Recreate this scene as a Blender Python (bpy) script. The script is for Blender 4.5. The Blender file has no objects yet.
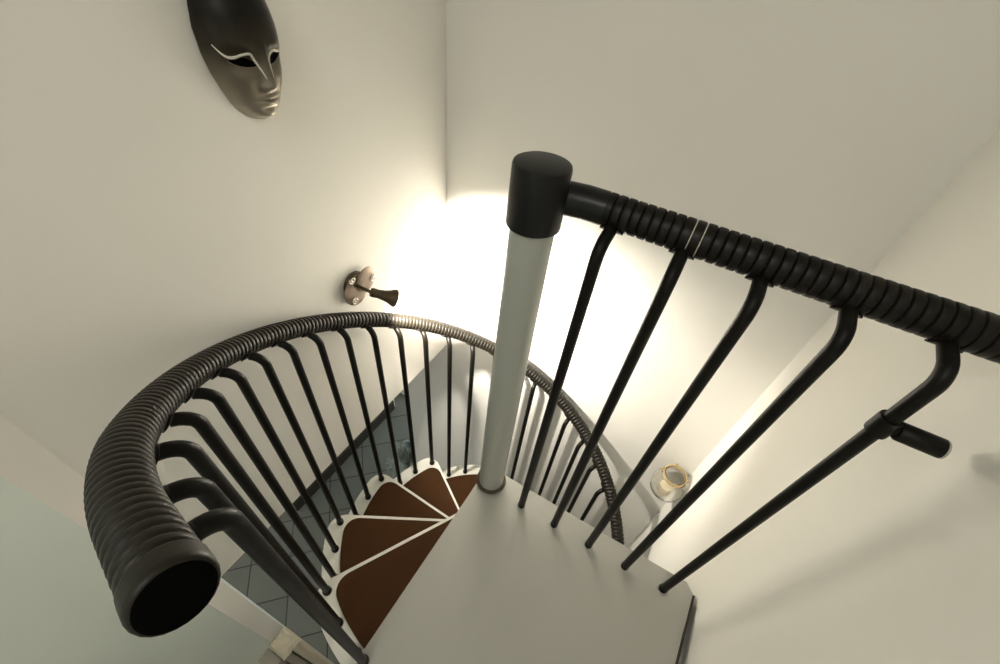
import bpy, bmesh, math, random
from mathutils import Vector, Matrix
random.seed(7)
C = bpy.context.scene.collection
R_ = math.radians
CAM_Z = 3.97                      # camera height above the lower floor
LAND = CAM_Z - 1.2695             # top of the landing platform
RISE = LAND / 13.0
PX, PY = -0.2297, 0.5715          # pole axis
K = .985
WL, WR, WB = -0.873*K, 0.4433*K-.006, 1.24*K   # stairwell wall faces
SLAB = CAM_Z - 1.6054*K             # underside of the upper slab
CEIL = LAND + 2.50

# ------------------------------------------------------------------ helpers
def tag(o, label=None, cat=None, group=None, kind=None):
    if label: o['label'] = label
    if cat: o['category'] = cat
    if group: o['group'] = group
    if kind: o['kind'] = kind
    return o

def empty(name, loc, label, cat, group=None):
    o = bpy.data.objects.new(name, None); C.objects.link(o)
    o.location = loc; o.empty_display_size = .05
    return tag(o, label, cat, group)

def link(name, bm, mat, parent=None, smooth=True, angle=40, origin=None):
    """bmesh in world coordinates -> one mesh object whose origin sits at `origin`"""
    bmesh.ops.recalc_face_normals(bm, faces=bm.faces)
    me = bpy.data.meshes.new(name)
    bm.to_mesh(me); bm.free()
    o = bpy.data.objects.new(name, me); C.objects.link(o)
    for m in (mat if isinstance(mat, (list, tuple)) else [mat]): me.materials.append(m)
    if smooth:
        for p in me.polygons: p.use_smooth = True
        me.set_sharp_from_angle(angle=R_(angle))
    if origin is None and parent is not None:
        origin = world_loc(parent)
    if origin is not None:
        o_ = Vector(origin)
        me.transform(Matrix.Translation(-o_))
        if parent is not None:
            o.parent = parent
            o.location = o_ - world_loc(parent)
        else:
            o.location = o_
    return o

def world_loc(o):
    v = Vector(o.location)
    while o.parent:
        o = o.parent; v = v + Vector(o.location)
    return v

def box(bm, lo, hi, bevel=0.0, seg=2):
    x0, y0, z0 = lo; x1, y1, z1 = hi
    vs = [bm.verts.new(p) for p in ((x0,y0,z0),(x1,y0,z0),(x1,y1,z0),(x0,y1,z0),(x0,y0,z1),(x1,y0,z1),(x1,y1,z1),(x0,y1,z1))]
    fs = [bm.faces.new([vs[i] for i in f]) for f in ((3,2,1,0),(4,5,6,7),(0,1,5,4),(1,2,6,5),(2,3,7,6),(3,0,4,7))]
    if bevel:
        es = list({e for f in fs for e in f.edges})
        bmesh.ops.bevel(bm, geom=es, offset=bevel, segments=seg, affect='EDGES', profile=.5)

def prism(bm, pts, z0, z1, bevel=0.0, seg=2, top_only=False):
    a = [bm.verts.new((p[0], p[1], z0)) for p in pts]
    b = [bm.verts.new((p[0], p[1], z1)) for p in pts]
    n = len(pts)
    bm.faces.new(a[::-1]); ft = bm.faces.new(b)
    for i in range(n):
        bm.faces.new((a[i], a[(i+1) % n], b[(i+1) % n], b[i]))
    if bevel:
        bmesh.ops.bevel(bm, geom=list(ft.edges), offset=bevel, segments=seg, affect='EDGES', profile=.5)

def sweep(bm, path, rad, n=16, cap=True, up=Vector((0,0,1))):
    """tube of circular section along path; rad = number or list"""
    P = [Vector(p) for p in path]; m = len(P)
    T = []
    for i in range(m):
        t = P[min(i+1, m-1)] - P[max(i-1, 0)]
        T.append(t.normalized())
    ref = up if abs(T[0].dot(up)) < .95 else Vector((1,0,0))
    N = (ref - T[0]*ref.dot(T[0])).normalized()
    rings = []
    for i in range(m):
        N = (N - T[i]*N.dot(T[i])).normalized()
        B = T[i].cross(N)
        r = rad[i] if isinstance(rad, (list, tuple)) else rad
        rings.append([bm.verts.new(P[i] + (N*math.cos(2*math.pi*k/n) + B*math.sin(2*math.pi*k/n))*r) for k in range(n)])
    for i in range(m-1):
        for k in range(n):
            bm.faces.new((rings[i][k], rings[i][(k+1) % n], rings[i+1][(k+1) % n], rings[i+1][k]))
    if cap:
        bm.faces.new(rings[0][::-1]); bm.faces.new(rings[-1])
    return rings

def lathe(bm, prof, axis_o=(0,0,0), axis=(0,0,1), n=32, cap=True):
    """profile of (radius, height) revolved about axis through axis_o"""
    ax = Vector(axis).normalized(); o = Vector(axis_o)
    ref = Vector((1,0,0)) if abs(ax.x) < .9 else Vector((0,1,0))
    U = (ref - ax*ref.dot(ax)).normalized(); V = ax.cross(U)
    rings = []
    for r, h in prof:
        rings.append([bm.verts.new(o + ax*h + (U*math.cos(2*math.pi*k/n) + V*math.sin(2*math.pi*k/n))*max(r, 1e-4)) for k in range(n)])
    for i in range(len(rings)-1):
        for k in range(n):
            bm.faces.new((rings[i][k], rings[i][(k+1) % n], rings[i+1][(k+1) % n], rings[i+1][k]))
    if cap:
        bm.faces.new(rings[0][::-1]); bm.faces.new(rings[-1])

def torus(bm, c, axis, R, r, n=40, m=12, a0=0, a1=2*math.pi):
    ax = Vector(axis).normalized()
    ref = Vector((1,0,0)) if abs(ax.x) < .9 else Vector((0,1,0))
    U = (ref - ax*ref.dot(ax)).normalized(); V = ax.cross(U)
    full = abs(a1-a0) > 6.28
    pts = [Vector(c) + (U*math.cos(a0+(a1-a0)*k/n) + V*math.sin(a0+(a1-a0)*k/n))*R for k in range(n+(0 if full else 1))]
    if not full:
        sweep(bm, pts, r, m, True, ax); return
    rings = []
    for k in range(n):
        a = a0 + (a1-a0)*k/n
        d = U*math.cos(a) + V*math.sin(a)
        rings.append([bm.verts.new(Vector(c) + d*R + (d*math.cos(2*math.pi*j/m) + ax*math.sin(2*math.pi*j/m))*r) for j in range(m)])
    for k in range(n):
        for j in range(m):
            bm.faces.new((rings[k][j], rings[(k+1) % n][j], rings[(k+1) % n][(j+1) % m], rings[k][(j+1) % m]))

# ------------------------------------------------------------------ materials
def mat(name, col, rough=.5, metal=0.0, noise=None, bump=None, spec=.5, coat=0.0):
    """principled; noise=(scale, amount) mottles the colour, bump=(scale, strength, distance)"""
    m = bpy.data.materials.new(name); m.use_nodes = True
    nt = m.node_tree; b = nt.nodes['Principled BSDF']
    b.inputs['Base Color'].default_value = (*col, 1)
    b.inputs['Roughness'].default_value = rough
    b.inputs['Metallic'].default_value = metal
    b.inputs['Specular IOR Level'].default_value = spec
    if coat: b.inputs['Coat Weight'].default_value = coat
    tc = nt.nodes.new('ShaderNodeTexCoord')
    if noise:
        n = nt.nodes.new('ShaderNodeTexNoise'); n.inputs['Scale'].default_value = noise[0]; n.inputs['Detail'].default_value = 5
        nt.links.new(tc.outputs['Object'], n.inputs['Vector'])
        r = nt.nodes.new('ShaderNodeMix'); r.data_type = 'RGBA'
        k = noise[1]
        r.inputs['A'].default_value = (*[max(0, c*(1-k)) for c in col], 1)
        r.inputs['B'].default_value = (*[min(1, c*(1+k)) for c in col], 1)
        nt.links.new(n.outputs['Fac'], r.inputs['Factor'])
        nt.links.new(r.outputs['Result'], b.inputs['Base Color'])
    if bump:
        n2 = nt.nodes.new('ShaderNodeTexNoise'); n2.inputs['Scale'].default_value = bump[0]; n2.inputs['Detail'].default_value = 4
        nt.links.new(tc.outputs['Object'], n2.inputs['Vector'])
        bp = nt.nodes.new('ShaderNodeBump'); bp.inputs['Strength'].default_value = bump[1]; bp.inputs['Distance'].default_value = bump[2]
        nt.links.new(n2.outputs['Fac'], bp.inputs['Height'])
        nt.links.new(bp.outputs['Normal'], b.inputs['Normal'])
    return m

M_wall   = mat('wall_paint', (.80,.78,.725), .75, noise=(1.6,.025), bump=(9,.10,.01), spec=.25)
M_pale   = mat('pale_green_wall', (.79,.85,.785), .75, noise=(2,.03), bump=(9,.10,.01), spec=.25)  # greener tone than the cream walls
M_ceil   = mat('ceiling_paint', (.82,.80,.74), .8)
M_black  = mat('black_metal', (.006,.005,.0035), .42, 0.0, noise=(40,.3), bump=(120,.05,.002), spec=.16)
M_cap    = mat('black_plastic', (.006,.006,.0055), .32, bump=(220,.05,.001), spec=.3)
M_sleeve = mat('ribbed_rubber', (.008,.0065,.0045), .42, noise=(60,.2), spec=.20)
M_spiral = mat('ribbed_rubber_bronze', (.013,.0105,.0068), .44, noise=(60,.2), spec=.26)
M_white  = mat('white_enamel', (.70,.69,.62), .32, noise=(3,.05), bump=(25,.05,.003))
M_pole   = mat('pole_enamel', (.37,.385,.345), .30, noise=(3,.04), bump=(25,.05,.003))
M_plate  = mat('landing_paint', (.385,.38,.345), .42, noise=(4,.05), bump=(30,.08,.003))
M_carpet = mat('brown_carpet', (.050,.0195,.0045), .85, noise=(140,.30), bump=(500,.4,.002), spec=.2)
M_ring   = mat('dark_ring', (.06,.035,.02), .5)
M_gap    = mat('dark_edge_strip', (.03,.02,.015), .6)
M_skirt  = mat('dark_wood_skirting', (.030,.022,.015), .5, noise=(12,.4))
M_casing = mat('cream_door_casing', (.78,.70,.54), .55, noise=(8,.12))
M_grey   = mat('grey_door_frame', (.47,.43,.36), .6, noise=(8,.1))
M_bronze = mat('brushed_bronze', (.24,.185,.14), .48, .5, noise=(30,.15))
M_dbronze= mat('dark_bronze', (.085,.06,.035), .38, .6, noise=(50,.3))
M_silver = mat('pale_metal', (.80,.75,.65), .35, .5)
M_brass  = mat('brass_wire', (.66,.48,.23), .38, .7)
M_cand   = mat('candle_wax', (.85,.76,.58), .5)
M_worn   = mat('worn_metal', (.45,.45,.43), .4, .8)
M_pot    = mat('grey_pot', (.16,.17,.17), .7, noise=(10,.2))
M_leaf   = mat('green_leaf', (.022,.036,.022), .5, noise=(14,.5))
M_leaf2  = mat('variegated_leaf', (.17,.185,.15), .6, noise=(60,.9))
M_hole   = mat('black_opening', (.002,.002,.002), .9, spec=.02)
M_pupil  = M_hole
M_brow   = mat('silver_line', (.66,.64,.56), .4, .2)

def glass():
    m = bpy.data.materials.new('jar_glass'); m.use_nodes = True
    b = m.node_tree.nodes['Principled BSDF']
    b.inputs['Base Color'].default_value = (1,.99,.95,1); b.inputs['Roughness'].default_value = .06
    b.inputs['Transmission Weight'].default_value = 1; b.inputs['IOR'].default_value = 1.45
    return m
M_glass = glass()

def glow(name, col, s):
    m = bpy.data.materials.new(name); m.use_nodes = True
    b = m.node_tree.nodes['Principled BSDF']
    b.inputs['Base Color'].default_value = (*col, 1)
    b.inputs['Emission Color'].default_value = (*col, 1); b.inputs['Emission Strength'].default_value = s
    return m
M_bulb = glow('lit_bulb', (1,.93,.8), 8)

def tiles():
    m = bpy.data.materials.new('slate_tiles'); m.use_nodes = True
    nt = m.node_tree; b = nt.nodes['Principled BSDF']
    tc = nt.nodes.new('ShaderNodeTexCoord'); mp = nt.nodes.new('ShaderNodeMapping')
    nt.links.new(tc.outputs['Object'], mp.inputs['Vector'])
    # diagonal 0.305 m tiles, phase taken from the joints on the floor
    mp.inputs['Rotation'].default_value = (0, 0, R_(45))
    s = .305
    # rotated coords: u=(x-y)/sqrt2, v=(x+y)/sqrt2 ; joints at v=-1.952/sqrt2, u=-2.11/sqrt2
    mp.inputs['Location'].default_value = (2.11/math.sqrt(2) % s, 1.952/math.sqrt(2) % s, 0)
    br = nt.nodes.new('ShaderNodeTexBrick'); br.offset = 0; br.squash = 1
    br.inputs['Scale'].default_value = 1
    br.inputs['Brick Width'].default_value = s; br.inputs['Row Height'].default_value = s
    br.inputs['Mortar Size'].default_value = .0045; br.inputs['Mortar Smooth'].default_value = .1
    br.inputs['Color1'].default_value = (.120,.122,.098,1); br.inputs['Color2'].default_value = (.138,.139,.112,1)
    br.inputs['Mortar'].default_value = (.02,.02,.018,1)
    nt.links.new(mp.outputs['Vector'], br.inputs['Vector'])
    n = nt.nodes.new('ShaderNodeTexNoise'); n.inputs['Scale'].default_value = 6; n.inputs['Detail'].default_value = 6
    nt.links.new(tc.outputs['Object'], n.inputs['Vector'])
    mx = nt.nodes.new('ShaderNodeMix'); mx.data_type = 'RGBA'; mx.blend_type = 'MULTIPLY'
    mx.inputs['Factor'].default_value = .5
    nt.links.new(br.outputs['Color'], mx.inputs['A']); nt.links.new(n.outputs['Color'], mx.inputs['B'])
    rp = nt.nodes.new('ShaderNodeMapRange'); rp.inputs['To Min'].default_value = .75; rp.inputs['To Max'].default_value = 1.2
    nt.links.new(n.outputs['Fac'], rp.inputs['Value']); nt.links.new(rp.outputs['Result'], mx.inputs['B'])
    nt.links.new(mx.outputs['Result'], b.inputs['Base Color'])
    b.inputs['Roughness'].default_value = .45
    bp = nt.nodes.new('ShaderNodeBump'); bp.inputs['Strength'].default_value = .4; bp.inputs['Distance'].default_value = .004
    nt.links.new(br.outputs['Fac'], bp.inputs['Height']); bp.invert = True
    nt.links.new(bp.outputs['Normal'], b.inputs['Normal'])
    return m
M_tiles = tiles()

# ------------------------------------------------------------------ the setting
def struct(name, bm, m, label=None, origin=(0,0,0), smooth=False, parent=None):
    o = link(name, bm, m, parent, smooth, 30, origin)
    if parent is None: tag(o, label, None, None, 'structure')
    return o

bm = bmesh.new(); box(bm, (-4.6,-3.4,-.1), (WR+.15,4.2,0)); struct('floor', bm, M_tiles, 'grey slate floor tiles laid diagonally on the lower storey')
# left upper wall on the slab edge
bm = bmesh.new(); box(bm, (WL-.12,-.046,SLAB), (WL,WB,CEIL)); struct('wall_left', bm, M_wall, 'cream wall on the left carrying the mask and the lamp')
# back wall: the full stairwell height, ending at an opening below the slab
bm = bmesh.new(); box(bm, (-1.165,WB,0), (WR+.15,WB+.12,CEIL)); struct('wall_back', bm, M_wall, 'cream wall behind the stairs with the bright pool of light')
bm = bmesh.new(); box(bm, (WR,-3.4,0), (WR+.15,WB,CEIL)); struct('wall_right', bm, M_wall, 'cream wall on the right beside the landing')
# splayed pier of wall at the near left
bm = bmesh.new(); prism(bm, [(-.99,-.046),(WL,-.046),(-.815,-.104),(-.815,-3.4),(-.99,-3.4)], 0, CEIL)
o = struct('wall_near', bm, [M_pale, M_wall], 'pale green grey wall at the lower left with a cream splayed corner')
for p in o.data.polygons:
    if p.normal.x > .3 and p.normal.y > .3: p.material_index = 1
bm = bmesh.new(); box(bm, (-4.6,-.046,SLAB), (WL-.12,4.2,LAND)); struct('ceiling_lower', bm, M_ceil, 'slab between the two storeys')
bm = bmesh.new(); box(bm, (-1.0,-3.4,CEIL), (WR+.15,WB+.12,CEIL+.1)); struct('ceiling', bm, M_ceil, 'cream ceiling over the stairwell')
bm = bmesh.new(); box(bm, (-.815,-3.4,LAND-.2), (WR,-.80,LAND)); struct('floor_upper', bm, M_plate, 'upper floor behind the landing')
# lower room beyond the slab
bm = bmesh.new(); box(bm, (-2.22,.58,0), (-2.085,1.955,SLAB)); struct('wall_lower_left', bm, M_wall, 'lower wall under the slab')
bm = bmesh.new(); box(bm, (-2.22,2.13,0), (-2.085,4.2,SLAB)); struct('wall_lower_end', bm, M_wall, 'lower wall beyond the doorway')
bm = bmesh.new(); box(bm, (-2.085,.585,0), (-2.06,1.925,.15), .004); struct('baseboard_left', bm, M_skirt, 'dark brown skirting board along the lower wall')
bm = bmesh.new(); box(bm, (-2.085,2.13,0), (-2.06,4.2,.15), .004); struct('baseboard_end', bm, M_skirt, 'dark brown skirting board beyond the doorway')

# door casing on the near left wall below the slab
top = CAM_Z - 2.205
bm = bmesh.new()
box(bm, (-.82,-.118,0), (-.729,-.087,top-.008), .003)
casing = struct('trim_1', bm, M_grey, 'grey door frame below the lower left wall with a cream rounded moulding')
bm = bmesh.new(); box(bm, (-.82,-.42,0), (-.738,-.123,top-.022), .003)
struct('jamb', bm, M_grey, parent=casing, origin=None)
bm = bmesh.new()
sec = [(-.81,-.084)] + [(-.745+.026*math.sin(a), -.0605-.0225*math.cos(a)) for a in [i*math.pi/10 for i in range(11)]] + [(-.81,-.037)]
prism(bm, sec, 0, top-.004, .003)
struct('moulding', bm, M_casing, parent=casing, origin=None, smooth=True)
bm = bmesh.new(); rnd = random.Random(4); rows = []
for a in range(9):
    row = []
    for b in range(9):
        edge = a in (0,8) or b in (0,8)
        x = -.815+.094*a/8; y = -.120+.080*b/8
        z = top + (.006*rnd.random()+.003 if not edge else -.012)
        row.append(bm.verts.new((x+rnd.uniform(-.003,.003), y+rnd.uniform(-.003,.003), z)))
    rows.append(row)
for a in range(8):
    for b in range(8): bm.faces.new((rows[a][b], rows[a+1][b], rows[a+1][b+1], rows[a][b+1]))
struct('broken_plaster', bm, M_casing, parent=casing, origin=None, smooth=False)

# ------------------------------------------------------------------ the spiral staircase
stair = empty('spiral_staircase', (PX,PY,0), 'black and white spiral staircase with brown carpeted treads and a landing', 'staircase')

# pole
RP = .0385
CAPZ = LAND + 1.026
bm = bmesh.new(); lathe(bm, [(RP,0),(RP,CAPZ-.05)], (PX,PY,0), n=48)
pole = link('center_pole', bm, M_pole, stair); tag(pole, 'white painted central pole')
bm = bmesh.new(); torus(bm, (PX,PY,LAND+.004), (0,0,1), RP+.003, .006, 48, 10)
tag(link('pole_ring', bm, M_ring, pole), 'dark ring at the foot of the pole')
RC = .0458
bm = bmesh.new(); lathe(bm, [(RC-.006,CAPZ-.106),(RC,CAPZ-.102),(RC,CAPZ-.006),(RC-.0015,CAPZ-.002),(RC-.006,CAPZ),(.001,CAPZ)], (PX,PY,0), n=48)
tag(link('pole_cap', bm, M_cap, stair), 'black plastic cap on top of the pole')

# landing platform
bm = bmesh.new()
LX0, LX1, LY1 = PX-.037, .414, PY+.0357
prism(bm, [(LX0+.004,LY1+.004),(LX1-.022,LY1+.0035),(LX1,LY1-.018),(LX1-.068,-.80),(LX0-.018,-.80)][::-1], LAND-.055, LAND, .003)
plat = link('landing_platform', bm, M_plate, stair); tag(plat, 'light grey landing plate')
bm = bmesh.new()
a, b_ = Vector((LX1,LY1-.020,0)), Vector((LX1-.068,-.80,0))
prism(bm, [(a.x+.0005,a.y),(a.x+.006,a.y),(b_.x+.006,b_.y),(b_.x+.0005,b_.y)][::-1], LAND-.05, LAND-.001)
tag(link('edge_strip', bm, M_gap, plat, False), 'dark strip along the plate edge')

# treads
TA0, TDA, NOF, RT = 239.762, -30.3, .031, .592
def tread_outline(nof, R, rc, A, r0, n=8):
    xc = math.sqrt((R-rc)**2 - (rc-nof)**2)
    c = Vector((xc, -nof+rc)); ac = math.atan2(c.y, c.x)
    pts = [Vector((r0, -nof))]
    for i in range(n+1):
        t = -math.pi/2 + (ac+math.pi/2)*i/n
        pts.append(c + Vector((math.cos(t), math.sin(t)))*rc)
    for i in range(1, 15):
        t = ac + (A-ac)*i/14
        pts.append(Vector((math.cos(t), math.sin(t)))*R)
    pts.append(Vector((math.cos(A), math.sin(A)))*r0)
    return pts
def place2(pts, ang):
    ca, sa = math.cos(ang), math.sin(ang)
    return [(PX+p.x*ca-p.y*sa, PY+p.x*sa+p.y*ca) for p in pts]
def tread_deg(k): return TA0 + min(k-1,4)*TDA - max(k-5,0)*29.2
proto = None
for k in range(1, 13):
    z = LAND - k*RISE; ang = R_(tread_deg(k))
    if proto is None:
        bm = bmesh.new(); prism(bm, tread_outline(NOF, RT, .055, R_(36.5), .030), -.042, 0, .004, 2)
        lathe(bm, [(.045,-RISE+.001),(.045,-.001)], n=32)
        o = link('tread', bm, M_white, None, origin=(0,0,0)); o.parent = stair
        bm = bmesh.new(); prism(bm, tread_outline(NOF-.011, RT-.062, .048, R_(36.0), .052), -.002, .0022, .0015, 1)
        q = link('tread_inset', bm, M_carpet, None, origin=(0,0,0)); q.parent = o
        q['label'] = 'brown carpet inset of the tread'
        proto = (o, q)
    else:
        o = proto[0].copy(); C.objects.link(o)
        q = proto[1].copy(); C.objects.link(q); q.parent = o
    o.location = (0,0,z); o.rotation_euler = (0,0,ang)

# spiral handrail
RH, RB, ZA, ZB = .5948, .5484, -.5896, -.3706
def smooth(t): t = max(0, min(1, t)); return t*t*(3-2*t)
def rail_pt(deg):
    ph = R_(deg); a = R_(min(deg, 264)); t = RH*max(0, ph-a)     # runs out straight past 264 degrees
    return Vector((PX+RH*math.cos(a)-t*math.sin(a), PY+RH*math.sin(a)+t*math.cos(a),
                   LAND+.9633+ZA+ZB*(math.pi-ph)-.05*max(0,(deg-248)/28)**1.5))
RS = .0262           # sleeve radius
PH0, PH1 = 273.3, -95.0
arc = math.hypot(RH, .3706)
pitch = .0150
bm = bmesh.new(); path = []; rad = []
L = arc*R_(PH0-PH1); nr = int(L/pitch); s0 = .026
nst = nr*9
prof = [0.88,.965,.993,1,1.002,1,.993,.965,.88]
for i in range(nst+1):
    s = L*i/nst
    path.append(rail_pt(PH0 - math.degrees(s/arc)))
    if s < s0:
        t = s/s0; r = RS*1.04*(min(1, (t/.2))**.5*.09+.91) if t < .2 else RS*1.04
    else: r = RS*prof[i % 9]
    rad.append(r)
sweep(bm, path, rad, 24)
rail = link('spiral_handrail', bm, M_spiral, stair, angle=60); tag(rail, 'black ribbed sleeve handrail curving down around the stairs')
e0 = rail_pt(PH0); et = (rail_pt(PH0)-rail_pt(PH0-1)).normalized()
bm = bmesh.new(); lathe(bm, [(.001,-.001),(.0236,-.001),(.0238,.0005),(.0225,.0012),(.001,.0002)], e0, et, 36)
tag(link('end_plug', bm, M_hole, rail), 'dark end face of the handrail')

# straight landing handrail
RZ = LAND + .9633
EX = math.cos(R_(.5)); EY = math.sin(R_(.5))
def lpt(t, off, z): return Vector((PX+EX*t-EY*off, PY+EY*t+EX*off, z))
ROFF = .0492
bm = bmesh.new()
sweep(bm, [lpt(.012,.026,RZ+.003), lpt(.04,.036,RZ+.003), lpt(.065,.044,RZ+.002), lpt(.098,ROFF,RZ), lpt(.099,ROFF,RZ), lpt(.655,ROFF,RZ)], [.0272]*4+[.0232]*2, 28)
lrail = link('landing_handrail', bm, M_cap, stair); tag(lrail, 'smooth black tube joining the pole cap')
bm = bmesh.new(); path = []; rad = []
pl = .0150; t0, t1 = .098, .652
n = int((t1-t0)/pl)
for i in range(n):
    w = random.uniform(-.001,.001)
    for f, r in ((0,.0232),(.05,.0252),(.13,.0266),(.3,.0270),(.7,.0270),(.87,.0266),(.95,.0252),(.995,.0232)):
        path.append(lpt(t0+(i+f)*pl, ROFF, RZ)); rad.append(r)
sweep(bm, path, rad, 32)
sl = link('wrapped_sleeve', bm, M_sleeve, lrail, angle=25); tag(sl, 'black wound sleeve of the landing rail')
bm = bmesh.new()
for tt in (.098+9*.015, .098+10*.015):
    torus(bm, lpt(tt, ROFF, RZ), (EX,EY,0), .0252, .0008, 40, 6)
tag(link('sleeve_gap', bm, M_silver, lrail), 'pale gap showing between two windings')

# balusters
RBL = .0098
def baluster(foot, railp, out, label=None, rb=RBL, rr=RS, zoff=.0, fc=1.0):
    """shaft up from foot, elbow outward to the rail underside"""
    f = Vector(foot); p = Vector(railp); o = Vector(out).normalized()
    reach = (Vector((p.x,p.y,0))-Vector((f.x,f.y,0))).length - rr*.75
    er = .030
    zt = p.z - rr*.80 - .002 + zoff            # height of the horizontal run
    path = [f, f+Vector((0,0,.3)), Vector((f.x,f.y,zt-er-.12)), Vector((f.x,f.y,zt-er))]
    for i in range(1, 9):
        a = R_(78)*i/8
        path.append(Vector((f.x,f.y,zt-er)) + o*er*(1-math.cos(a)) + Vector((0,0,er*math.sin(a))))
    last = path[-1]
    rem = reach - er*(1-math.cos(R_(78)))
    end = last + o*max(.004, rem) + Vector((0,0,max(.004,rem)*.2126))
    path.append(last.lerp(end, .5)); path.append(end)
    bm = bmesh.new(); sweep(bm, path, rb, 16)
    b = link('baluster', bm, M_black, stair, origin=f)
    if label: tag(b, label)
    # foot collar
    bm = bmesh.new(); lathe(bm, [(rb*1.15*fc,0),(rb*1.32*fc,.003),(rb*1.32*fc,.014),(rb*1.1*fc,.018)], f, n=20)
    link('foot_collar', bm, M_black, b)
    return b, end
def saddle(b, c, along, drop, rr, parent):
    """small curved mounting plate hugging the rail underside"""
    t = Vector(along).normalized(); d = Vector(drop); d = (d - t*d.dot(t)).normalized(); s = t.cross(d)
    bm = bmesh.new(); rows = []
    for i in range(7):
        u = -.019 + .038*i/6
        w = .010*(1-(abs(u)/.0195)**3)+.002
        row = []
        for r_ in (rr+.0005, rr+.0035):
            for j in range(5):
                a = (j/4-.5)*2*w/rr
                row.append(bm.verts.new(Vector(c)+t*u+(d*math.cos(a)+s*math.sin(a))*r_))
        rows.append(row)
    for i in range(6):
        for base in (0,5):
            for j in range(4):
                q = [rows[i][base+j], rows[i][base+j+1], rows[i+1][base+j+1], rows[i+1][base+j]]
                bm.faces.new(q if base else q[::-1])
        for j in (0,4):
            bm.faces.new((rows[i][j], rows[i+1][j], rows[i+1][5+j], rows[i][5+j]))
    for i in (0,6):
        for j in range(4):
            bm.faces.new((rows[i][j], rows[i][j+1], rows[i][5+j+1], rows[i][5+j]))
    link('saddle_plate', bm, M_black, b)

def spiral_baluster(deg, z):
    ph = R_(deg); out = Vector((math.cos(ph), math.sin(ph), 0))
    f = Vector((PX,PY,z)) + out*RB
    p = rail_pt(deg); t = (rail_pt(deg-1)-rail_pt(deg+1)).normalized()
    b, e = baluster(f, p, out)
    saddle(b, p, t, Vector((0,0,-1))-out*.9, RS, b)
spiral_baluster(267.3, LAND)
for k in range(1, 13):
    for j in range(3):
        deg = tread_deg(k) + j*10.1
        if k == 12 and j == 0: continue
        spiral_baluster(deg, LAND-k*RISE)
lb = []
for i in range(5):
    t = .1207 + i*.1111
    f = lpt(t, -.0212, LAND); p = lpt(t, ROFF, RZ)
    b, e = baluster(f, p, (-EY,EX,0), None, .0104, .0255, 0, .80)
    saddle(b, p, (EX,EY,0), (0,-.8,-1), .0268, b)
    lb.append((b, f))
bm = bmesh.new(); torus(bm, (lb[4][1].x,lb[4][1].y,LAND+.001), (0,0,1), .0145, .0022, 32, 8)
tag(link('base_ring', bm, M_worn, lb[4][0]), 'pale worn ring at the foot')
# clamp with bumper on the last landing baluster
b, f = lb[4]
cz = CAM_Z - .440
bm = bmesh.new(); lathe(bm, [(.0098,-.016),(.0140,-.016),(.0145,-.013),(.0145,.013),(.0140,.016),(.0098,.016)], (f.x,f.y,cz), n=28)
cl = link('wall_bracket', bm, M_black, stair, origin=(f.x,f.y,cz)); tag(cl, 'black clamp with a short bumper rod on the last landing baluster')
bm = bmesh.new(); lathe(bm, [(.008,.010),(.008,.026)], (f.x,f.y,cz), (1,0,0), 16)
link('neck', bm, M_black, cl)
bm = bmesh.new(); lathe(bm, [(.0125,.016),(.0140,.018),(.0140,.066),(.0135,.068)], (f.x,f.y,cz), (1,0,0), 28)
rod = link('bumper_rod', bm, M_black, cl)
bm = bmesh.new(); lathe(bm, [(.0137,.0665),(.0141,.0675),(.0136,.0695),(.006,.0698)], (f.x,f.y,cz), (1,0,0), 28)
tag(link('worn_end', bm, M_worn, rod), 'worn bare metal end')

# ------------------------------------------------------------------ bronze wall spotlight
LY, LZ = .755, CAM_Z-.888
lamp = empty('wall_spotlight', (WL,LY,LZ), 'bronze wall spotlight with two overlapping leaf plates and a bell shade', 'lamp')
bm = bmesh.new(); lathe(bm, [(.043,0),(.043,.012),(.040,.016),(.001,.016)], (WL,.722*K,CAM_Z-.868*K), (1,0,0), 40)
link('back_mount', bm, M_dbronze, lamp)
def leaf_plate(cy, cz, ay, az, tilt, x, name):
    bm = bmesh.new(); n = 48; ct, st = math.cos(tilt), math.sin(tilt)
    rows = []
    for rr, dx in ((1,0),(1,.0025),(.96,.0035),(.6,.0055),(.25,.0065)):
        row = []
        for k in range(n):
            a = 2*math.pi*k/n; u = ay*rr*math.cos(a); v = az*rr*math.sin(a)*(1+.12*math.cos(a))
            row.append(bm.verts.new((x+dx, cy+u*ct-v*st, cz+u*st+v*ct)))
        rows.append(row)
    for i in range(4):
        for k in range(n): bm.faces.new((rows[i][k], rows[i][(k+1)%n], rows[i+1][(k+1)%n], rows[i+1][k]))
    bm.faces.new(rows[0][::-1]); bm.faces.new(rows[-1])
    return link(name, bm, M_bronze, lamp)
def curl(parent, cy, cz, x, r, turns, a0, sgn=1):
    bm = bmesh.new(); pts = []; rad = []
    n = 46
    for i in range(n):
        t = i/(n-1); a = a0 + sgn*turns*2*math.pi*t
        pts.append((x, cy+r*(1-.86*t)*math.cos(a), cz+r*(1-.86*t)*math.sin(a))); rad.append(.0017)
    sweep(bm, pts, rad, 8, True, Vector((1,0,0)))
    tag(link('spiral_curl', bm, M_silver, parent), 'pale spiral curl')
p1 = leaf_plate(.712*K, CAM_Z-.880*K, .050, .054, R_(-20), WL+.017, 'leaf_plate')
p2 = leaf_plate(.750*K, CAM_Z-.856*K, .040, .044, R_(-20), WL+.026, 'leaf_plate')
curl(p1, .695*K, CAM_Z-.909*K, WL+.027, .0130, 1.6, 1.5)
curl(p1, .698*K, CAM_Z-.828*K, WL+.027, .0130, 1.5, 2.5)
curl(p2, .775*K, CAM_Z-.862*K, WL+.035, .0130, 1.6, .5)
S0 = Vector((WL+.028, .710*K, CAM_Z-.856*K))
S1 = Vector((-.765, .690, CAM_Z-.830))
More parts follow.
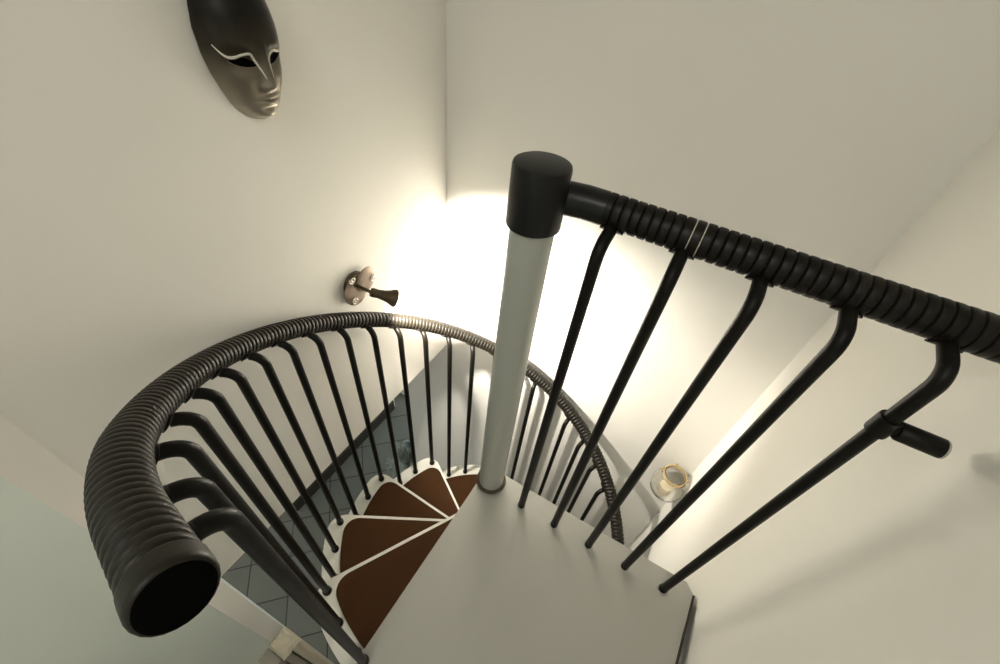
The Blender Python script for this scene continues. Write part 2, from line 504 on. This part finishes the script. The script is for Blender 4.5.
TIP = Vector((-.715, .743, CAM_Z-.867))
AX = (TIP-S1).normalized(); LEN = (TIP-S1).length; q = LEN/.069
bm = bmesh.new(); sweep(bm, [S0, S0.lerp(S1,.5), S1, S1+AX*.012], .0052, 14); link('arm', bm, M_dbronze, lamp)
bm = bmesh.new()
lathe(bm, [(r*1.30,h*q*.96) for r,h in [(.001,0),(.0100,0),(.0112,.003),(.0112,.013),(.0104,.016),(.0112,.026),(.0130,.038),(.0160,.050),(.0205,.060),(.0225,.066),(.0222,.069),(.0205,.067),(.0175,.058),(.0135,.045),(.0115,.035),(.001,.033)]], S1, AX, 36)
shade = link('bell_shade', bm, M_dbronze, lamp)
bm = bmesh.new(); lathe(bm, [(.001,.034*q),(.009,.036*q),(.0125,.046*q),(.0115,.056*q),(.001,.062*q)], S1, AX, 20)
tag(link('bulb', bm, M_bulb, lamp), 'glowing bulb inside the shade')
LSRC = TIP + AX*.008

# ------------------------------------------------------------------ glass jar sconce on the back wall
JC = Vector((.366*K, WB-.076, CAM_Z-1.606*K))     # centre of the mouth ring
jar = empty('glass_jar_sconce', (JC.x,WB,JC.z-.06), 'round glass jar with brass wire collar hung on the wall near the right corner', 'sconce')
bm = bmesh.new()
outer = [(.001,-.140),(.038,-.140),(.055,-.133),(.067,-.114),(.071,-.084),(.066,-.052),(.054,-.027),(.043,-.014),(.043,.004)]
inner = [(.040,.004),(.040,-.014),(.051,-.029),(.063,-.053),(.068,-.084),(.064,-.112),(.053,-.129),(.037,-.136),(.001,-.136)]
lathe(bm, outer+inner, JC, n=40, cap=False)
body = link('jar_body', bm, M_glass, jar)
bm = bmesh.new(); torus(bm, JC+Vector((0,0,-.002)), (0,0,1), .0458, .0030, 44, 10); torus(bm, JC+Vector((0,0,-.012)), (0,0,1), .0458, .0015, 44, 8)
col = link('wire_collar', bm, M_brass, jar)
for sg in (-1,1):
    bm = bmesh.new(); torus(bm, JC+Vector((sg*.054,.004,-.004)), (0,1,0), .007, .0020, 20, 8)
    link('wire_loop', bm, M_brass, col)
bm = bmesh.new()
pts = [JC+Vector((.046*math.cos(a), .046*math.sin(a)*.35+.012, .030*math.sin(a))) for a in [i*math.pi/16 for i in range(17)]]
sweep(bm, pts, .0016, 8); link('wire_handle', bm, M_brass, jar)
bm = bmesh.new(); sweep(bm, [JC+Vector((0,.044,-.016)), JC+Vector((0,.060,-.018)), JC+Vector((0,.075,-.018))], .004, 10)
link('wall_hook', bm, M_brass, jar)
bm = bmesh.new(); lathe(bm, [(.001,-.136),(.028,-.136),(.028,-.090),(.025,-.088),(.001,-.089)], JC, n=28); lathe(bm, [(.001,-.090),(.0012,-.080)], JC, n=6)
tag(link('candle', bm, M_cand, jar), 'cream candle inside the jar')

# ------------------------------------------------------------------ the mask
MY, MZ0, MH = .566*K, CAM_Z-.331*K, .287
mask = empty('wall_mask', (WL,MY,MZ0), 'dark bronze full face mask with silver brow lines hung on the cream wall', 'mask')
def lerp_tab(t, tab):
    for (a, va), (b, vb) in zip(tab, tab[1:]):
        if t <= b:
            k = (t-a)/(b-a); k = k*k*(3-2*k) if False else k
            return va + (vb-va)*k
    return tab[-1][1]
WT = [(0,.0),(.012,.017),(.03,.0265),(.07,.039),(.13,.050),(.22,.0605),(.31,.0685),(.42,.0735),(.55,.0735),(.65,.0675),(.75,.0585),(.84,.050),(.91,.041),(.96,.030),(.985,.019),(.997,.008),(1,0)]
DT = [(0,.014),(.05,.038),(.12,.047),(.25,.052),(.4,.060),(.52,.066),(.62,.064),(.72,.055),(.82,.043),(.92,.028),(1,.008)]
def g(x, s): return math.exp(-(x/s)**2)
EYE_V, EYE_Y = .109, .032          # eye height above chin, half spacing
def almond(y, v):
    """signed almond shape, >0 inside the eye opening"""
    e = abs(y)-EYE_Y
    tilt = v-EYE_V-.20*e
    h = .0085*max(0, 1-(e/.0225)**2)
    return h-abs(tilt)
def mdepth(y, v):
    t = v/MH; w = max(lerp_tab(t, WT), 1e-4)
    u = min(1, abs(y)/w)
    d = lerp_tab(t, DT)*(1-u**2.3)**.62
    # brow ridge and sockets
    e = abs(y)-EYE_Y
    d += .004*g(v-.134-.1*(abs(y)-.033),.012)*(g(y-.033,.026)+g(y+.033,.026))
    d -= .009*g(v-.110,.015)*(g(y-.033,.019)+g(y+.033,.019))
    # cheeks
    d += .005*g(v-.078,.022)*g(abs(y)-.036,.020)
    # nose: ridge growing from the brow to the tip
    if v > .055:
        k = max(0, min(1, (.140-v)/(.140-.070)))
        tip = g(min(0, v-.070),.008)
        d += (.004*g(max(0,v-.125),.02)+.020*k)*tip*g(y,.0075+.004*k)
    d += .005*g(v-.069,.006)*g(abs(y)-.010,.005)
    # lips
    d += .0060*g(v-.0485,.0042)*g(y,.015) + .0065*g(v-.0385,.0050)*g(y,.013) - .0045*g(v-.0437,.0018)*g(y,.017)
    d -= .003*g(v-.0300,.004)*g(y,.014)
    d += .005*g(v-.015,.010)*g(y,.014)
    return d
bm = bmesh.new(); NU, NV = 110, 190
grid = []
for j in range(NV+1):
    v = MH*(.5-.5*math.cos(math.pi*j/NV)); w = lerp_tab(v/MH, WT)
    row = []
    for i in range(NU+1):
        u = math.sin(math.pi*.5*(2*i/NU-1)); y = u*w
        d = mdepth(y, v)
        row.append(bm.verts.new((WL+.004+d, MY+y, MZ0+v)))
    grid.append(row)
for j in range(NV):
    for i in range(NU):
        f_ = bm.faces.new((grid[j][i], grid[j][i+1], grid[j+1][i+1], grid[j+1][i]))
# rim returning to the wall
rim = [grid[j][0] for j in range(NV+1)] + [grid[j][NU] for j in range(NV,-1,-1)]
back = [bm.verts.new((WL+.001, MY+(q.co.y-MY)*.97, MZ0+MH/2+(q.co.z-MZ0-MH/2)*.985)) for q in rim]
for i in range(len(rim)-1):
    bm.faces.new((rim[i], rim[i+1], back[i+1], back[i]))
bmesh.ops.remove_doubles(bm, verts=bm.verts, dist=1e-5)
def mask_mat():
    m = bpy.data.materials.new('mask_bronze'); m.use_nodes = True
    nt = m.node_tree; b = nt.nodes['Principled BSDF']
    tc = nt.nodes.new('ShaderNodeTexCoord'); sp = nt.nodes.new('ShaderNodeSeparateXYZ')
    nt.links.new(tc.outputs['Object'], sp.inputs['Vector'])
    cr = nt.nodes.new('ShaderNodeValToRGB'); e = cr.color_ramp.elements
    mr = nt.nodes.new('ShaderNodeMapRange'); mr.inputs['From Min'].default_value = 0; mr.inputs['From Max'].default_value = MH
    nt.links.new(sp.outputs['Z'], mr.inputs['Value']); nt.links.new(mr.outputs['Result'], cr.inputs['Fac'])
    e[0].position = .10; e[0].color = (.34,.30,.24,1); e[1].position = .62; e[1].color = (.010,.0085,.006,1)  # bronze finish darkens upward; mostly the forehead's dark reflection put into the colour
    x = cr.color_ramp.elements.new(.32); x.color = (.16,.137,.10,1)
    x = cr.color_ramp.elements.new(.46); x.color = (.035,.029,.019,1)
    nt.links.new(cr.outputs['Color'], b.inputs['Base Color'])
    b.inputs['Metallic'].default_value = .6; b.inputs['Roughness'].default_value = .33
    return m
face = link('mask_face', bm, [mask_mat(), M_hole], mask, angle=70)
def brow(side):
    # temple -> dip over the outer eye -> arch -> down the side of the nose
    ctl = [(.0655,.1365),(.061,.1275),(.056,.1212),(.050,.1182),(.042,.1187),(.032,.1225),(.0215,.1230),(.0150,.113),(.0100,.098),(.0070,.082)]
    wid = [.0006,.0014,.0021,.0026,.0027,.0026,.0026,.0023,.0017,.0005]
    bm = bmesh.new(); pts = []; rad = []
    n = len(ctl)
    for i in range(n-1):
        p0, p1, p2, p3 = ctl[max(i-1,0)], ctl[i], ctl[i+1], ctl[min(i+2,n-1)]
        for s in range(6):
            t = s/6
            q = [.5*((2*p1[c])+(-p0[c]+p2[c])*t+(2*p0[c]-5*p1[c]+4*p2[c]-p3[c])*t*t+(-p0[c]+3*p1[c]-3*p2[c]+p3[c])*t**3) for c in (0,1)]
            y = side*q[0]; d = mdepth(y, q[1])
            pts.append((WL+.004+d, MY+y, MZ0+q[1])); rad.append(wid[i]+(wid[i+1]-wid[i])*t)
    sweep(bm, pts, rad, 8)
    tag(link('brow_line', bm, M_brow, mask), 'silver painted brow line')
brow(1); brow(-1)
def eye(side):
    """dark almond opening lying just inside the socket"""
    bm = bmesh.new(); rows = []
    for i in range(25):
        e = -.0205+.041*i/24; h = .0082*(1-(e/.0205)**2)**.8 + .0001
        row = []
        for j in range(7):
            f = j/6*2-1
            y = side*(EYE_Y+e); v = EYE_V+.20*e+h*f*(.75 if f < 0 else 1)
            row.append(bm.verts.new((WL+.0048+mdepth(y, v), MY+y, MZ0+v)))
        rows.append(row)
    for i in range(24):
        for j in range(6): bm.faces.new((rows[i][j], rows[i+1][j], rows[i+1][j+1], rows[i][j+1]))
    tag(link('eye_hole_patch', bm, M_hole, mask), 'black almond patch for the dark of the eye opening')
    bm = bmesh.new(); pts = [Vector(p)+Vector((.0006,0,0)) for p in [(WL+.0048+mdepth(side*(EYE_Y+e), EYE_V+.2*e-.0068*(1-(e/.0215)**2)**.8), MY+side*(EYE_Y+e), MZ0+EYE_V+.2*e-.0068*(1-(e/.0215)**2)**.8) for e in [-.0212+.0424*i/20 for i in range(21)]]]
    sweep(bm, pts, .0007, 6); tag(link('eyelid_rim', bm, M_bronze, mask), 'lighter rim under the eye')
eye(1); eye(-1)

# ------------------------------------------------------------------ plant on the lower floor
PC = Vector((-1.40,1.36,0))
plant = empty('potted_plant', PC, 'leafy green potted plant on the slate floor beyond the stairs', 'plant')
bm = bmesh.new(); lathe(bm, [(.001,0),(.075,0),(.10,.16),(.108,.165),(.108,.18),(.095,.18),(.092,.165),(.001,.16)], PC, n=32)
link('pot', bm, M_pot, plant)
def leaves(name, n, rr, hh, ln, m, seed, c=PC):
    rnd = random.Random(seed); bm = bmesh.new()
    for _ in range(n):
        a = rnd.uniform(0,2*math.pi); r = rr*math.sqrt(rnd.random()); h = rnd.uniform(*hh)
        o = c + Vector((r*math.cos(a), r*math.sin(a), h))
        d = Vector((math.cos(a+rnd.uniform(-.7,.7)), math.sin(a+rnd.uniform(-.7,.7)), rnd.uniform(-.2,.5))).normalized()
        s = d.cross(Vector((0,0,1))).normalized(); up = s.cross(d); l = ln*rnd.uniform(.6,1.2); w = l*.34
        rows = []
        for i in range(6):
            t = i/5; ww = w*math.sin(math.pi*min(.97,t*.9+.06))**.8
            mid = o + d*l*t - up*.18*l*t*t
            rows.append([bm.verts.new(mid+s*ww+up*ww*.25), bm.verts.new(mid), bm.verts.new(mid-s*ww+up*ww*.25)])
        for i in range(5):
            for k in range(2): bm.faces.new((rows[i][k], rows[i][k+1], rows[i+1][k+1], rows[i+1][k]))
        sweep(bm, [c+Vector((0,0,.16)), c.lerp(o,.5)+Vector((0,0,.12)), o], .003, 5)
    o = link(name, bm, m, plant); return o
leaves('foliage', 60, .15, (.24,.44), .085, M_leaf2, 3)
tag(leaves('dark_leaves', 9, .05, (.42,.50), .10, M_leaf, 5, PC+Vector((.04,.12,0))), 'dark green leaves')

# ------------------------------------------------------------------ lights
def light(name, kind, loc, energy, col, **kw):
    l = bpy.data.lights.new(name, kind); l.energy = energy; l.color = col
    for k, v in kw.items(): setattr(l, k, v)
    o = bpy.data.objects.new(name, l); C.objects.link(o); o.location = loc
    return o
def aim(o, d): o.rotation_euler = Vector(d).to_track_quat('-Z','Y').to_euler()
sp = light('spotlight_beam', 'SPOT', LSRC, 58, (1,.95,.88), spot_size=R_(95), spot_blend=1.0, shadow_soft_size=.012)
aim(sp, (.17,.87,-.46))
sp2 = light('spotlight_spill', 'SPOT', LSRC, 56, (1,.93,.81), spot_size=R_(126), spot_blend=.55, shadow_soft_size=.012)
aim(sp2, (.30,.74,-.58))
cl_ = light('overhead_fill', 'AREA', (-.10,-.9,CEIL-.03), 12, (1,.98,.92), shape='DISK', size=.5)  # added unseen fill under the ceiling; no fixture is built
aim(cl_, (0,.25,-1))
lw = light('lower_cool_fill', 'AREA', (-1.45,3.3,2.0), 16, (.66,.86,1), shape='RECTANGLE', size=1.0, size_y=1.0)  # added cool fill standing in for daylight beyond; no window is built
aim(lw, (-.05,-.7,-.75))
w = bpy.data.worlds.new('world'); bpy.context.scene.world = w; w.use_nodes = True
bg = w.node_tree.nodes['Background']; bg.inputs['Color'].default_value = (.99,1,.93,1); bg.inputs['Strength'].default_value = .60

# ------------------------------------------------------------------ camera
cam = bpy.data.cameras.new('camera'); co = bpy.data.objects.new('camera', cam); C.objects.link(co)
cam.sensor_fit = 'HORIZONTAL'; cam.sensor_width = 36; cam.lens = 413.4779/1000*36; cam.clip_start = .02
fwd = Vector((-0.29970988,0.64787658,-0.70030702)); rgt = Vector((0.8633849,0.49648755,0.08981442)); upv = Vector((-0.40588238,0.57771624,0.70816908))
m = Matrix((rgt, upv, -fwd)).transposed().to_4x4(); m.translation = (0,0,CAM_Z)
co.matrix_world = m
S = bpy.context.scene; S.camera = co
S.view_settings.view_transform = 'Standard'; S.view_settings.look = 'None'; S.view_settings.gamma = 1
S.view_settings.use_curve_mapping = False; S.view_settings.exposure = .40
